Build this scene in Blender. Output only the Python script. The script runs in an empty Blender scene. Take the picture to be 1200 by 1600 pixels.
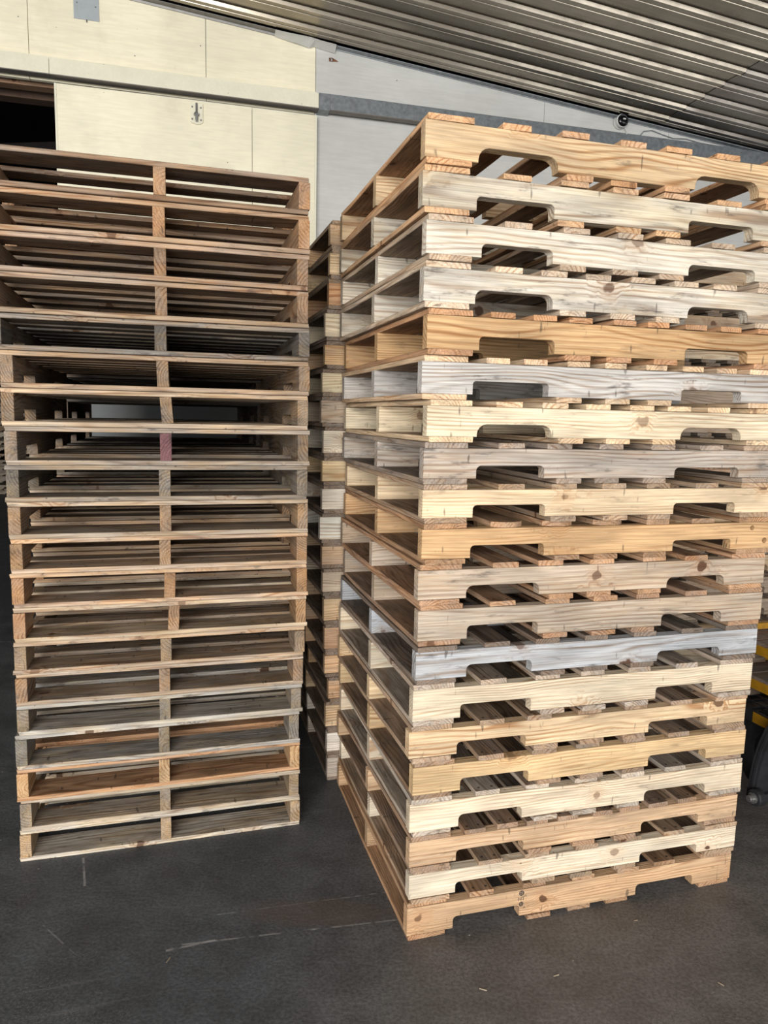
import bpy, bmesh, math, random
from mathutils import Matrix, Vector
random.seed(7)
SC = bpy.context.scene
COL = SC.collection

# ------------------------------------------------------------------ camera
CAM_H = 1.636
cam_d = bpy.data.cameras.new('camera')
cam_d.sensor_fit = 'VERTICAL'
cam_d.sensor_height = 36.0
cam_d.lens = 36.0 * 1149.6 / 1600.0
cam_d.clip_start = 0.05
cam = bpy.data.objects.new('camera', cam_d)
COL.objects.link(cam)
cam.matrix_world = (Matrix.Translation((0, 0, CAM_H)) @
                    Matrix.Rotation(math.pi / 2 - 0.1291, 4, 'X') @
                    Matrix.Rotation(0.021, 4, 'Z'))
SC.camera = cam

# ------------------------------------------------------------------ world, light, exposure
world = bpy.data.worlds.new('world')
SC.world = world
world.use_nodes = True
bg = world.node_tree.nodes['Background']
bg.inputs['Color'].default_value = (0.97, 0.985, 1.0, 1)
bg.inputs['Strength'].default_value = 1.0

def area(name, loc, target, sx, sy, power, col):
    l = bpy.data.lights.new(name, 'AREA')
    l.shape = 'RECTANGLE'
    l.size, l.size_y, l.energy, l.color = sx, sy, power, col
    o = bpy.data.objects.new(name, l)
    COL.objects.link(o)
    o.location = loc
    o.rotation_euler = (Vector(target) - Vector(loc)).to_track_quat('-Z', 'Y').to_euler()
    return o
# daylight through the wide open loading door behind the viewer
area('doorway_daylight', (-1.0, -4.6, 2.3), (0.0, 3.0, 1.4), 4.8, 3.6, 760, (1.0, 0.985, 0.955))
# and through the second loading bay, further right behind the viewer
area('side_bay_daylight', (8.9, -2.3, 2.4), (1.0, 3.4, 2.2), 6.0, 3.4, 200, (0.97, 0.985, 1.0))

vs = SC.view_settings
vs.view_transform = 'Standard'
vs.look = 'None'
vs.gamma = 1
vs.use_curve_mapping = False
vs.exposure = 0.0

# ------------------------------------------------------------------ helpers
def lin(c):
    r = []
    for v in c:
        v = v / 255.0
        r.append(v / 12.92 if v <= 0.04045 else ((v + 0.055) / 1.055) ** 2.4)
    return tuple(r)

def mesh(name, verts, faces, mats=()):
    m = bpy.data.meshes.new(name)
    m.from_pydata([tuple(v) for v in verts], [], faces)
    for x in mats:
        m.materials.append(x)
    m.update()
    return m

def fixn(m):
    bm = bmesh.new()
    bm.from_mesh(m)
    bmesh.ops.recalc_face_normals(bm, faces=bm.faces)
    bm.to_mesh(m)
    bm.free()
    return m

def link(name, data, parent=None, loc=(0, 0, 0), rot=(0, 0, 0), scale=(1, 1, 1), col=None):
    o = bpy.data.objects.new(name, data)
    COL.objects.link(o)
    o.parent = parent
    o.location = loc
    o.rotation_euler = rot
    o.scale = scale
    if col:
        o.color = col
    return o

def tag(o, label=None, cat=None, group=None, kind=None):
    if label: o['label'] = label
    if cat: o['category'] = cat
    if group: o['group'] = group
    if kind: o['kind'] = kind
    return o

class MB:
    """collects boxes, prisms and tubes into one mesh"""
    def __init__(s):
        s.v, s.f = [], []
    def hexa(s, p):
        b = len(s.v)
        s.v += [tuple(q) for q in p]
        for q in ((0, 3, 2, 1), (4, 5, 6, 7), (0, 1, 5, 4), (1, 2, 6, 5), (2, 3, 7, 6), (3, 0, 4, 7)):
            s.f.append(tuple(b + i for i in q))
        return s
    def box(s, x0, x1, y0, y1, z0, z1):
        return s.hexa([(x0, y0, z0), (x1, y0, z0), (x1, y1, z0), (x0, y1, z0),
                       (x0, y0, z1), (x1, y0, z1), (x1, y1, z1), (x0, y1, z1)])
    def tube(s, pts, r, seg=8, cap=True):
        pts = [Vector(p) for p in pts]
        rings = []
        for i, p in enumerate(pts):
            t = (pts[min(i + 1, len(pts) - 1)] - pts[max(i - 1, 0)]).normalized()
            a = t.orthogonal().normalized() if i == 0 else (a - t * a.dot(t)).normalized()
            c = t.cross(a)
            rr = r[i] if isinstance(r, (list, tuple)) else r
            b = len(s.v)
            for k in range(seg):
                w = 2 * math.pi * k / seg
                s.v.append(tuple(p + (a * math.cos(w) + c * math.sin(w)) * rr))
            rings.append(b)
        for b0, b1 in zip(rings, rings[1:]):
            for k in range(seg):
                k2 = (k + 1) % seg
                s.f.append((b0 + k, b0 + k2, b1 + k2, b1 + k))
        if cap:
            s.f.append(tuple(rings[0] + k for k in reversed(range(seg))))
            s.f.append(tuple(rings[-1] + k for k in range(seg)))
        return s
    def lathe(s, prof, axis='Y', seg=32, origin=(0, 0, 0), close=False):
        """prof: (radius, height along axis)"""
        b = len(s.v)
        n = len(prof)
        for k in range(seg):
            w = 2 * math.pi * k / seg
            for r, h in prof:
                a, c = r * math.cos(w), r * math.sin(w)
                p = {'X': (h, a, c), 'Y': (a, h, c), 'Z': (a, c, h)}[axis]
                s.v.append((p[0] + origin[0], p[1] + origin[1], p[2] + origin[2]))
        m = n if close else n - 1
        for k in range(seg):
            k2 = (k + 1) % seg
            for i in range(m):
                j = (i + 1) % n
                s.f.append((b + k * n + i, b + k * n + j, b + k2 * n + j, b + k2 * n + i))
        return s
    def prism(s, outline, y0, y1):
        """outline in x,z; extruded along y"""
        b = len(s.v)
        n = len(outline)
        s.v += [(x, y0, z) for x, z in outline] + [(x, y1, z) for x, z in outline]
        s.f.append(tuple(b + i for i in range(n)))
        s.f.append(tuple(b + n + i for i in reversed(range(n))))
        for i in range(n):
            j = (i + 1) % n
            s.f.append((b + j, b + i, b + n + i, b + n + j))
        return s
    def build(s, name, mat, parent=None, smooth=False, **kw):
        m = fixn(mesh(name, s.v, s.f, [mat]))
        if smooth:
            for p in m.polygons:
                p.use_smooth = True
        return link(name, m, parent, **kw)

# ------------------------------------------------------------------ materials
class NT:
    def __init__(s, name):
        s.m = bpy.data.materials.new(name)
        s.m.use_nodes = True
        s.t = s.m.node_tree
        s.b = s.t.nodes['Principled BSDF']
        s.out = s.t.nodes['Material Output']
    def n(s, typ, **kw):
        o = s.t.nodes.new(typ)
        for k, v in kw.items():
            setattr(o, k, v)
        return o
    def put(s, sock, v):
        if isinstance(v, bpy.types.NodeSocket):
            s.t.links.new(v, sock)
        else:
            sock.default_value = v
    def math(s, op, a, b=None, c=None, clamp=False):
        o = s.n('ShaderNodeMath', operation=op, use_clamp=clamp)
        for i, x in enumerate((a, b, c)):
            if x is not None:
                s.put(o.inputs[i], x)
        return o.outputs[0]
    def vmath(s, op, a, b=None):
        o = s.n('ShaderNodeVectorMath', operation=op)
        s.put(o.inputs[0], a)
        if b is not None:
            s.put(o.inputs[1], b)
        return o.outputs['Value'] if op in ('LENGTH', 'DOT_PRODUCT') else o.outputs[0]
    def xyz(s, v):
        o = s.n('ShaderNodeSeparateXYZ')
        s.put(o.inputs[0], v)
        return o.outputs
    def comb(s, x=0.0, y=0.0, z=0.0):
        o = s.n('ShaderNodeCombineXYZ')
        for i, v in enumerate((x, y, z)):
            s.put(o.inputs[i], v)
        return o.outputs[0]
    def noise(s, vec, scale=1.0, detail=2.0, rough=0.5, col=False):
        o = s.n('ShaderNodeTexNoise')
        s.put(o.inputs['Vector'], vec)
        o.inputs['Scale'].default_value = scale
        o.inputs['Detail'].default_value = detail
        o.inputs['Roughness'].default_value = rough
        return o.outputs['Color' if col else 'Fac']
    def ramp(s, v, a, b, lo=0.0, hi=1.0, smooth=True):
        o = s.n('ShaderNodeMapRange')
        o.interpolation_type = 'SMOOTHSTEP' if smooth else 'LINEAR'
        for i, x in enumerate((v, a, b, lo, hi)):
            s.put(o.inputs[i], x)
        return o.outputs[0]
    def mix(s, f, a, b, mode='MIX'):
        o = s.n('ShaderNodeMix', data_type='RGBA', blend_type=mode)
        s.put(o.inputs[0], f)
        for i, x in ((6, a), (7, b)):
            if not isinstance(x, bpy.types.NodeSocket):
                x = tuple(x) + (1,) if len(x) == 3 else x
            s.put(o.inputs[i], x)
        return o.outputs[2]
    def bump(s, h, strength=0.3, dist=0.002):
        o = s.n('ShaderNodeBump')
        o.inputs['Strength'].default_value = strength
        o.inputs['Distance'].default_value = dist
        s.put(o.inputs['Height'], h)
        s.t.links.new(o.outputs[0], s.b.inputs['Normal'])
    def set(s, col=None, rough=None, metal=None, spec=None):
        if col is not None:
            s.put(s.b.inputs['Base Color'], col if isinstance(col, bpy.types.NodeSocket) else tuple(col) + (1,))
        if rough is not None: s.put(s.b.inputs['Roughness'], rough)
        if metal is not None: s.put(s.b.inputs['Metallic'], metal)
        if spec is not None: s.put(s.b.inputs['Specular IOR Level'], spec)
        return s.m
    def objvec(s):
        return s.n('ShaderNodeTexCoord').outputs['Object']

def make_wood(name, board=False):
    """solid timber: growth rings about a pith beside the piece, knots, fibres, stains.
    Length runs along local x, wide face in x-z. Tone = object colour, wear = object alpha."""
    w = NT(name)
    P = w.objvec()
    oi = w.n('ShaderNodeObjectInfo')
    rnd = w.n('ShaderNodeTexWhiteNoise', noise_dimensions='1D')
    w.put(rnd.inputs['W'], w.math('MULTIPLY', oi.outputs['Random'], 977.0))
    R = w.xyz(rnd.outputs['Color'])
    x, y, z = w.xyz(P)
    off = w.math('MULTIPLY', oi.outputs['Random'], 83.0)
    xo = w.math('ADD', x, off)
    # knots
    sx, sz = 2.6, 8.5
    kv = w.comb(w.math('MULTIPLY', xo, sx), w.math('MULTIPLY', w.math('ADD', z, off), sz), 0.0)
    vor = w.n('ShaderNodeTexVoronoi', voronoi_dimensions='2D', feature='F1')
    w.put(vor.inputs['Vector'], kv)
    vor.inputs['Scale'].default_value = 1.0
    d = w.vmath('MULTIPLY', w.vmath('SUBTRACT', kv, vor.outputs['Position']), (1 / sx * 0.75, 1 / sz, 0))
    kr = w.vmath('LENGTH', d)
    kr = w.math('MULTIPLY', kr, w.ramp(w.noise(w.vmath('ADD', P, w.comb(off, off, off)), 28.0, 2.0), 0.3, 0.7, 0.6, 1.4))
    kc = w.xyz(vor.outputs['Color'])
    has = w.math('GREATER_THAN', kc[0], 0.70)
    ksize = w.math('MULTIPLY_ADD', kc[1], 0.011, 0.003)
    knot = w.math('MULTIPLY', has, w.ramp(kr, w.math('MULTIPLY', ksize, 1.25), w.math('MULTIPLY', ksize, 0.8)))
    halo = w.math('MULTIPLY', has, w.ramp(kr, 0.05, 0.004))
    # rings
    slow = w.xyz(w.noise(w.comb(w.math('MULTIPLY', xo, 1.7), w.math('MULTIPLY', y, 5.0), w.math('MULTIPLY', z, 6.0)), 1.0, 2.0, col=True))
    yy = w.math('ADD', w.math('ADD', y, w.math('MULTIPLY_ADD', R[0], 0.07, 0.012)), w.math('MULTIPLY_ADD', slow[0], 0.07, -0.035))
    zz = w.math('ADD', w.math('ADD', z, w.math('MULTIPLY_ADD', R[1], 0.16, -0.08)), w.math('MULTIPLY_ADD', slow[1], 0.07, -0.035))
    rad = w.math('SQRT', w.math('ADD', w.math('MULTIPLY', yy, yy), w.math('MULTIPLY', zz, zz)))
    rad = w.math('ADD', rad, w.math('MULTIPLY', halo, 0.016))
    freq = w.math('MULTIPLY_ADD', R[2], 420.0, 380.0)
    g = w.math('MULTIPLY_ADD', w.math('SINE', w.math('MULTIPLY', rad, freq)), 0.5, 0.5)
    amp = w.noise(w.comb(w.math('MULTIPLY', xo, 2.2), w.math('MULTIPLY', y, 20.0), w.math('MULTIPLY', z, 30.0)), 1.0, 2.0)
    g = w.math('MULTIPLY', w.math('POWER', g, 2.4), w.ramp(amp, 0.32, 0.66, 0.2, 1.15))
    fib = w.noise(w.comb(w.math('MULTIPLY', xo, 5.0), w.math('MULTIPLY', y, 260.0), w.math('MULTIPLY', z, 260.0)), 1.0, 2.0)
    blot = w.noise(w.comb(w.math('MULTIPLY', xo, 3.2), w.math('MULTIPLY', y, 14.0), w.math('MULTIPLY', z, 14.0)), 1.0, 3.0, 0.6)
    hs = w.n('ShaderNodeHueSaturation')
    w.put(hs.inputs['Color'], oi.outputs['Color'])
    hs.inputs['Saturation'].default_value = 0.86
    hs.inputs['Value'].default_value = 0.83
    base = hs.outputs[0]
    wear = oi.outputs['Alpha']
    late = w.mix(1.0, base, (0.60, 0.44, 0.32), 'MULTIPLY')
    c = w.mix(w.math('MULTIPLY', g, w.math('MULTIPLY_ADD', R[0], 0.40, 0.55)), base, late)
    c = w.mix(1.0, c, w.comb(*[w.ramp(fib, 0.3, 0.7, 0.78, 1.14)] * 3), 'MULTIPLY')
    c = w.mix(1.0, c, w.comb(*[w.ramp(blot, 0.3, 0.7, 0.76, 1.14)] * 3), 'MULTIPLY')
    # weathering to grey, in patches
    bw = w.n('ShaderNodeRGBToBW')
    w.put(bw.inputs[0], c)
    grey = w.mix(1.0, w.comb(bw.outputs[0], bw.outputs[0], bw.outputs[0]), (1.0, 0.97, 0.93), 'MULTIPLY')
    patch = w.ramp(w.noise(w.comb(w.math('MULTIPLY', xo, 4.0), w.math('MULTIPLY', y, 20.0), w.math('MULTIPLY', z, 18.0)), 1.0, 3.0, 0.65), 0.34, 0.62)
    c = w.mix(w.math('MULTIPLY', wear, w.math('MULTIPLY_ADD', patch, 0.7, 0.25)), c, grey)
    # dark stains and drag marks
    st = w.noise(w.comb(w.math('MULTIPLY', xo, 9.0), w.math('MULTIPLY', y, 30.0), w.math('MULTIPLY', z, 42.0)), 1.0, 4.0, 0.7)
    stain = w.math('MULTIPLY', w.ramp(st, w.math('MULTIPLY_ADD', wear, -0.07, 0.585), 0.74), w.math('MULTIPLY_ADD', wear, 0.5, 0.38))
    c = w.mix(stain, c, (0.035, 0.032, 0.032))
    nick = w.noise(w.comb(w.math('MULTIPLY', xo, 60.0), w.math('MULTIPLY', y, 60.0), w.math('MULTIPLY', z, 14.0)), 1.0, 1.0)
    c = w.mix(w.math('MULTIPLY', w.ramp(nick, 0.70, 0.78), 0.6), c, (0.03, 0.025, 0.02))
    c = w.mix(w.math('MULTIPLY', halo, 0.28), c, w.mix(1.0, base, (0.72, 0.46, 0.27), 'MULTIPLY'))
    c = w.mix(w.math('MULTIPLY', knot, w.math('MULTIPLY_ADD', kc[2], 0.5, 0.45)), c, (0.075, 0.030, 0.014))
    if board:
        # trodden, dirty broad faces, darkened more for the shade inside stacks; sawn edges fresher
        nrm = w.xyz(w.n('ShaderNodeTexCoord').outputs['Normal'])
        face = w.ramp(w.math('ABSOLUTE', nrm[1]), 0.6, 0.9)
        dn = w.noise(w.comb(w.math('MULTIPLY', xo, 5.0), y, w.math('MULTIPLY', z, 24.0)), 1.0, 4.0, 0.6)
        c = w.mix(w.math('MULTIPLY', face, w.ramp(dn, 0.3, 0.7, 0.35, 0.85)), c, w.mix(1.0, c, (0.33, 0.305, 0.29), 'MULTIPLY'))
        ax = w.math('ABSOLUTE', x)
        dx = w.math('MINIMUM', w.math('ABSOLUTE', w.math('SUBTRACT', ax, 0.487)), ax)
        dz = w.math('ABSOLUTE', w.math('SUBTRACT', w.math('ABSOLUTE', z), 0.022))
        nail = w.math('LESS_THAN', w.math('MAXIMUM', dx, dz), 0.0042)
        c = w.mix(w.math('MULTIPLY', nail, w.math('MULTIPLY', face, 0.85)), c, (0.015, 0.013, 0.012))
    w.set(c, 0.78, 0.0, 0.25)
    hgt = w.math('ADD', w.math('MULTIPLY', g, 0.5), w.math('ADD', fib, w.math('MULTIPLY', blot, 1.2)))
    w.bump(hgt, 0.5, 0.002)
    return w.m
WOOD = make_wood('pallet_wood')
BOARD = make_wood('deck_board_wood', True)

def paint(name, col, rough=0.6, metal=0.0, var=0.10, scale=9.0, bump=0.12, spec=0.4, specks=0.0, dirt=(0.05, 0.045, 0.04)):
    w = NT(name)
    P = w.objvec()
    n1 = w.noise(P, scale, 4.0, 0.6)
    n2 = w.noise(P, scale * 14, 2.0, 0.5)
    c = w.mix(1.0, col, w.comb(*[w.ramp(n1, 0.25, 0.75, 1 - var, 1 + var)] * 3), 'MULTIPLY')
    c = w.mix(1.0, c, w.comb(*[w.ramp(n2, 0.25, 0.75, 1 - var * 0.4, 1 + var * 0.4)] * 3), 'MULTIPLY')
    if specks:
        v = w.n('ShaderNodeTexVoronoi', feature='F1')
        w.put(v.inputs['Vector'], P)
        v.inputs['Scale'].default_value = 16.0
        pick = w.math('GREATER_THAN', w.xyz(v.outputs['Color'])[0], 0.62)
        s_ = w.math('MULTIPLY', pick, w.ramp(v.outputs['Distance'], 0.075, 0.045))
        c = w.mix(w.math('MULTIPLY', s_, specks), c, dirt)
    w.set(c, rough, metal, spec)
    w.bump(n2, bump, 0.002)
    return w.m

def ply_paint(name, col, stains):
    """painted plywood panel: flat paint, vertical drag, nail specks, a little grime"""
    w = NT(name)
    P = w.objvec()
    x, y, z = w.xyz(P)
    big = w.noise(P, 1.6, 4.0, 0.6)
    grain = w.noise(w.comb(w.math('MULTIPLY', x, 6.0), w.math('MULTIPLY', y, 6.0), w.math('MULTIPLY', z, 70.0)), 1.0, 3.0)
    c = w.mix(1.0, col, w.comb(*[w.ramp(big, 0.3, 0.75, 0.92, 1.06)] * 3), 'MULTIPLY')
    c = w.mix(1.0, c, w.comb(*[w.ramp(grain, 0.3, 0.7, 0.955, 1.03)] * 3), 'MULTIPLY')
    blot = w.ramp(w.noise(P, 2.3, 5.0, 0.65), 0.50, 0.72)
    c = w.mix(w.math('MULTIPLY', blot, stains), c, (0.42, 0.34, 0.22))
    v = w.n('ShaderNodeTexVoronoi', feature='F1')
    w.put(v.inputs['Vector'], P)
    v.inputs['Scale'].default_value = 9.0
    pick = w.math('GREATER_THAN', w.xyz(v.outputs['Color'])[0], 0.66)
    s_ = w.math('MULTIPLY', pick, w.ramp(v.outputs['Distance'], 0.06, 0.03))
    c = w.mix(w.math('MULTIPLY', s_, 0.75), c, (0.06, 0.05, 0.045))
    w.set(c, 0.5, 0.0, 0.4)
    w.bump(w.math('ADD', grain, big), 0.15, 0.002)
    return w.m

M = {}
M['cream'] = ply_paint('cream_paint', lin((248, 240, 213)), 0.2)
M['grey_wall'] = ply_paint('grey_paint', lin((207, 206, 201)), 0.06)
M['shaded_grey'] = ply_paint('shaded_grey_paint', lin((92, 95, 97)), 0.1)  # grey of the lower door, with the shade behind the stacks put in
M['cream_metal'] = paint('cream_rail_paint', lin((236, 231, 208)), 0.5, 0, 0.05, 4, specks=0.5)
M['galv'] = paint('galvanised_steel', lin((140, 145, 148)), 0.45, 0.55, 0.22, 30, specks=0.4)
M['dark_room'] = paint('unlit_boards', (0.012, 0.010, 0.009), 0.9, 0, 0.3, 5)  # near-black colour puts the back room's lack of light into its boards
M['black_metal'] = paint('black_steel', (0.018, 0.018, 0.02), 0.42, 0.0, 0.35, 12, specks=0.3, dirt=(0.08, 0.07, 0.06))
M['guard'] = paint('scuffed_grey_black_steel', (0.022, 0.022, 0.025), 0.5, 0.0, 0.3, 14, specks=0.3, dirt=(0.2, 0.19, 0.18))
M['rubber'] = paint('black_rubber', (0.010, 0.010, 0.011), 0.85, 0, 0.4, 20)
M['yellow'] = paint('yellow_paint', lin((150, 108, 18)), 0.55, 0, 0.2, 18, specks=0.7)
M['steel'] = paint('worn_steel', lin((150, 150, 148)), 0.38, 0.8, 0.2, 40)
M['white_plastic'] = paint('white_plastic', lin((205, 205, 200)), 0.4, 0, 0.05)
M['lens'] = paint('lens_black', (0.006, 0.006, 0.007), 0.12, 0, 0.1)
M['ink'] = paint('stamp_ink', (0.03, 0.025, 0.025), 0.8, 0, 0.3, 60)
M['soffit'] = paint('shaded_rail_underside', lin((128, 122, 116)), 0.6, 0.2, 0.12, 10)  # shade under the rail put into a greyer colour
M['plate'] = paint('plate_grey_paint', lin((172, 179, 182)), 0.45, 0, 0.06, 12)
M['flash'] = paint('bright_flashing', lin((135, 133, 130)), 0.5, 0.5, 0.15, 14)

def make_sheet(name, col):
    w = NT(name)
    P = w.objvec()
    x, y, z = w.xyz(P)
    streak = w.noise(w.comb(w.math('MULTIPLY', x, 0.8), w.math('MULTIPLY', y, 26.0), 0.0), 1.0, 3.0, 0.6)
    dust = w.noise(P, 3.0, 4.0, 0.6)
    c = w.mix(1.0, col, w.comb(*[w.ramp(streak, 0.25, 0.75, 0.82, 1.14)] * 3), 'MULTIPLY')
    c = w.mix(w.math('MULTIPLY', w.ramp(dust, 0.45, 0.8), 0.35), c, (0.16, 0.125, 0.095))
    w.set(c, w.ramp(dust, 0.3, 0.7, 0.18, 0.32), 0.9, 0.5)
    w.bump(streak, 0.06, 0.004)
    return w.m
M['sheet'] = make_sheet('roof_sheet_metal', lin((150, 141, 127)))
M['sheet_dark'] = make_sheet('roof_sheet_metal_dull', lin((128, 121, 113)))

def make_floor():
    w = NT('dark_concrete')
    P = w.objvec()
    x, y, z = w.xyz(P)
    big = w.noise(P, 0.9, 5.0, 0.6)
    mid = w.noise(P, 5.0, 5.0, 0.65)
    fine = w.noise(P, 90.0, 3.0, 0.6)
    warm = w.ramp(w.noise(P, 0.55, 3.0, 0.5), 0.42, 0.62)
    # the floor is browner and lighter out to the right
    side = w.ramp(w.math('ADD', w.math('ADD', x, w.math('MULTIPLY', big, 0.9)), -0.45), -0.45, 0.55)
    c = w.mix(w.math('MULTIPLY', warm, 0.35), (0.056, 0.059, 0.064), (0.066, 0.065, 0.066))
    c = w.mix(w.math('MULTIPLY', side, 0.85), c, (0.098, 0.087, 0.080))
    c = w.mix(1.0, c, w.comb(*[w.ramp(mid, 0.3, 0.7, 0.80, 1.22)] * 3), 'MULTIPLY')
    c = w.mix(1.0, c, w.comb(*[w.ramp(fine, 0.3, 0.7, 0.74, 1.26)] * 3), 'MULTIPLY')
    # tracked drag streaks
    ang = math.radians(16)
    u = w.math('ADD', w.math('MULTIPLY', x, math.cos(ang)), w.math('MULTIPLY', y, math.sin(ang)))
    v = w.math('ADD', w.math('MULTIPLY', x, -math.sin(ang)), w.math('MULTIPLY', y, math.cos(ang)))
    sk = w.noise(w.comb(w.math('MULTIPLY', u, 1.2), w.math('MULTIPLY', v, 38.0), 0.0), 1.0, 4.0, 0.6)
    c = w.mix(w.math('MULTIPLY', w.ramp(sk, 0.60, 0.78), 0.5), c, (0.13, 0.128, 0.126))
    # scraped lines and pallet drag marks
    for (xa, ya, xb, yb, wd, amt) in ((-.60, 2.087, .075, 2.222, .005, .5), (-.52, 2.228, .03, 2.36, .004, .32), (-1.064, 2.162, -.90, 2.03, .003, .35),
                                      (-3.4, 4.99, -1.6, 5.10, .010, .4), (-1.082, 2.523, -1.01, 2.36, .006, .6), (-.64, 2.06, -.50, 2.11, .007, .5)):
        le = math.hypot(xb - xa, yb - ya)
        ca, sa = (xb - xa) / le, (yb - ya) / le
        px, py = w.math('SUBTRACT', x, xa), w.math('SUBTRACT', y, ya)
        t = w.math('ADD', w.math('MULTIPLY', px, ca), w.math('MULTIPLY', py, sa))
        e = w.math('ABSOLUTE', w.math('SUBTRACT', w.math('MULTIPLY', py, ca), w.math('MULTIPLY', px, sa)))
        inside = w.math('MULTIPLY', w.math('GREATER_THAN', t, 0.0), w.math('LESS_THAN', t, le))
        mk = w.math('MULTIPLY', w.math('MULTIPLY', inside, w.ramp(e, wd, wd * .3)), w.ramp(w.noise(P, 22.0, 3.0), 0.36, 0.55))
        c = w.mix(w.math('MULTIPLY', mk, amt), c, (0.30, 0.29, 0.28))
    rx, ry = w.math('SUBTRACT', x, -.2), w.math('SUBTRACT', y, 2.25)
    rd = w.math('ADD', w.math('ADD', w.math('MULTIPLY', rx, rx), w.math('MULTIPLY', w.math('MULTIPLY', ry, ry), 14.0)), w.math('MULTIPLY_ADD', mid, .12, -.06))
    c = w.mix(w.math('MULTIPLY', w.ramp(rd, .10, .02), .45), c, (0.085, 0.058, 0.045))
    # gritty rough patch
    grit = w.math('MULTIPLY', w.ramp(w.math('ADD', w.noise(P, 1.4, 4.0, 0.6), w.math('MULTIPLY', w.ramp(w.math('SUBTRACT', x, w.math('MULTIPLY', w.math('SUBTRACT', y, 1.78), 3.0)), .3, .9), .12)), 0.54, 0.62), w.ramp(w.noise(P, 160.0, 1.0), 0.55, 0.70))
    c = w.mix(w.math('MULTIPLY', grit, 0.5), c, (0.16, 0.15, 0.14))
    # light specks of sawdust
    vo = w.n('ShaderNodeTexVoronoi', feature='F1')
    w.put(vo.inputs['Vector'], P)
    vo.inputs['Scale'].default_value = 11.0
    pick = w.math('GREATER_THAN', w.xyz(vo.outputs['Color'])[1], 0.55)
    sp = w.math('MULTIPLY', pick, w.ramp(vo.outputs['Distance'], 0.045, 0.02))
    c = w.mix(w.math('MULTIPLY', sp, 0.75), c, (0.38, 0.35, 0.30))
    # cracks
    cr = w.n('ShaderNodeTexVoronoi', feature='DISTANCE_TO_EDGE')
    w.put(cr.inputs['Vector'], w.vmath('ADD', P, w.vmath('MULTIPLY', w.noise(P, 2.5, 4.0, col=True), (0.5, 0.5, 0.0))))
    cr.inputs['Scale'].default_value = 0.42
    crk = w.math('MULTIPLY', w.ramp(cr.outputs['Distance'], 0.0045, 0.0015), w.ramp(w.noise(P, 1.1, 2.0), 0.45, 0.6))
    c = w.mix(w.math('MULTIPLY', crk, 0.12), c, (0.012, 0.012, 0.012))
    w.set(c, w.ramp(mid, 0.3, 0.7, 0.50, 0.72), 0.0, 0.4)
    w.bump(w.math('ADD', w.math('MULTIPLY', fine, 0.5), w.math('MULTIPLY_ADD', mid, 1.5, w.math('MULTIPLY', crk, -0.2))), 0.5, 0.006)
    return w.m
M['floor'] = make_floor()

# ------------------------------------------------------------------ the wall's frame: s along the wall, n away from the viewer
WY = 0.258
def Wp(s, n, z=0.0):
    return Vector((s * math.cos(WY) - n * math.sin(WY), s * math.sin(WY) + n * math.cos(WY), z))
def wlink(o):
    o.rotation_euler = (0, 0, WY)
    return o
WALL_N = 6.0915
def roof_z(s):
    return 4.594 - 0.0900 * s

# floor
fl = MB().box(-16, 16, -9, 24, -0.12, 0.0).build('floor', M['floor'])
tag(fl, 'dark grey scuffed concrete floor', 'floor', kind='structure')

# ceiling: ribbed steel sheets, four ribs to a sheet
ceil = link('ceiling', None)
wlink(ceil)
tag(ceil, 'ribbed metal roof sheets sloping down to the right', 'ceiling', kind='structure')
PITCH = 0.2287
def sheet_mesh(name, s0, s1, nribs, mat, drop=0.0):
    prof = []
    for k in range(nribs):
        b = k * PITCH
        prof += [(b - 0.029, 0), (b - 0.0208, -0.022), (b + 0.022, -0.022), (b + 0.0235, -0.026), (b + 0.028, -0.026), (b + 0.038, 0)]
    prof = [(-0.116, 0)] + prof + [(nribs * PITCH - 0.112, 0)]
    v, f = [], []
    for s in (s0, s1):
        for n, z in prof:
            v.append((s, n, -0.09 * s + z - drop))
        for n, z in prof:
            v.append((s, n, -0.09 * s + z - drop + 0.0012))
    L = len(prof)
    for i in range(L - 1):
        f.append((i, i + 1, 2 * L + i + 1, 2 * L + i))
        f.append((L + i + 1, L + i, 3 * L + i, 3 * L + i + 1))
    for a in (0, 2 * L):
        for i in range(L - 1):
            f.append((a + i, a + L + i, a + L + i + 1, a + i + 1))
    f += [(0, 2 * L, 3 * L, L), (L - 1, 2 * L - 1, 4 * L - 1, 3 * L - 1)]
    return fixn(mesh(name, v, f, [mat]))
shA = sheet_mesh('roof_sheet', -8.0, 4.05, 4, M['sheet'])
shB = sheet_mesh('roof_sheet', 4.0, 10.0, 4, M['sheet_dark'], 0.004)
n_first = 5.890 - 3 * PITCH
for i in range(12):
    n = n_first - i * 4 * PITCH
    for sh in (shA, shB):
        link('roof_sheet', sh, ceil, (0, n, 4.594 - (0.0016 if i % 2 else 0)))

# back wall: a stud backing with painted plywood panels nailed to it
SD0, SD1 = -0.910, 0.9815        # sliding door left and right edges
BN0, BN1 = 6.127, 6.19
wall = MB()
wall.hexa([(-0.30, BN0, 0), (10, BN0, 0), (10, BN1, 0), (-0.30, BN1, 0),
           (-0.30, BN0, 3.60), (10, BN0, 3.60), (10, BN1, 3.60), (-0.30, BN1, 3.60)])
wall.hexa([(-8, BN0, 4.02), (-.3, BN0, 4.02), (-.3, BN1, 4.02), (-8, BN1, 4.02),
           (-8, BN0, roof_z(-8) - .02), (-.3, BN0, roof_z(-.3) - .02), (-.3, BN1, roof_z(-.3) - .02), (-8, BN1, roof_z(-8) - .02)])
wall.hexa([(-.3, BN0, 3.60), (10, BN0, 3.60), (10, BN1, 3.60), (-.3, BN1, 3.60),
           (-.3, BN0, roof_z(-.3) - .02), (10, BN0, roof_z(10) - .02), (10, BN1, roof_z(10) - .02), (-.3, BN1, roof_z(-.3) - .02)])
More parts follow.
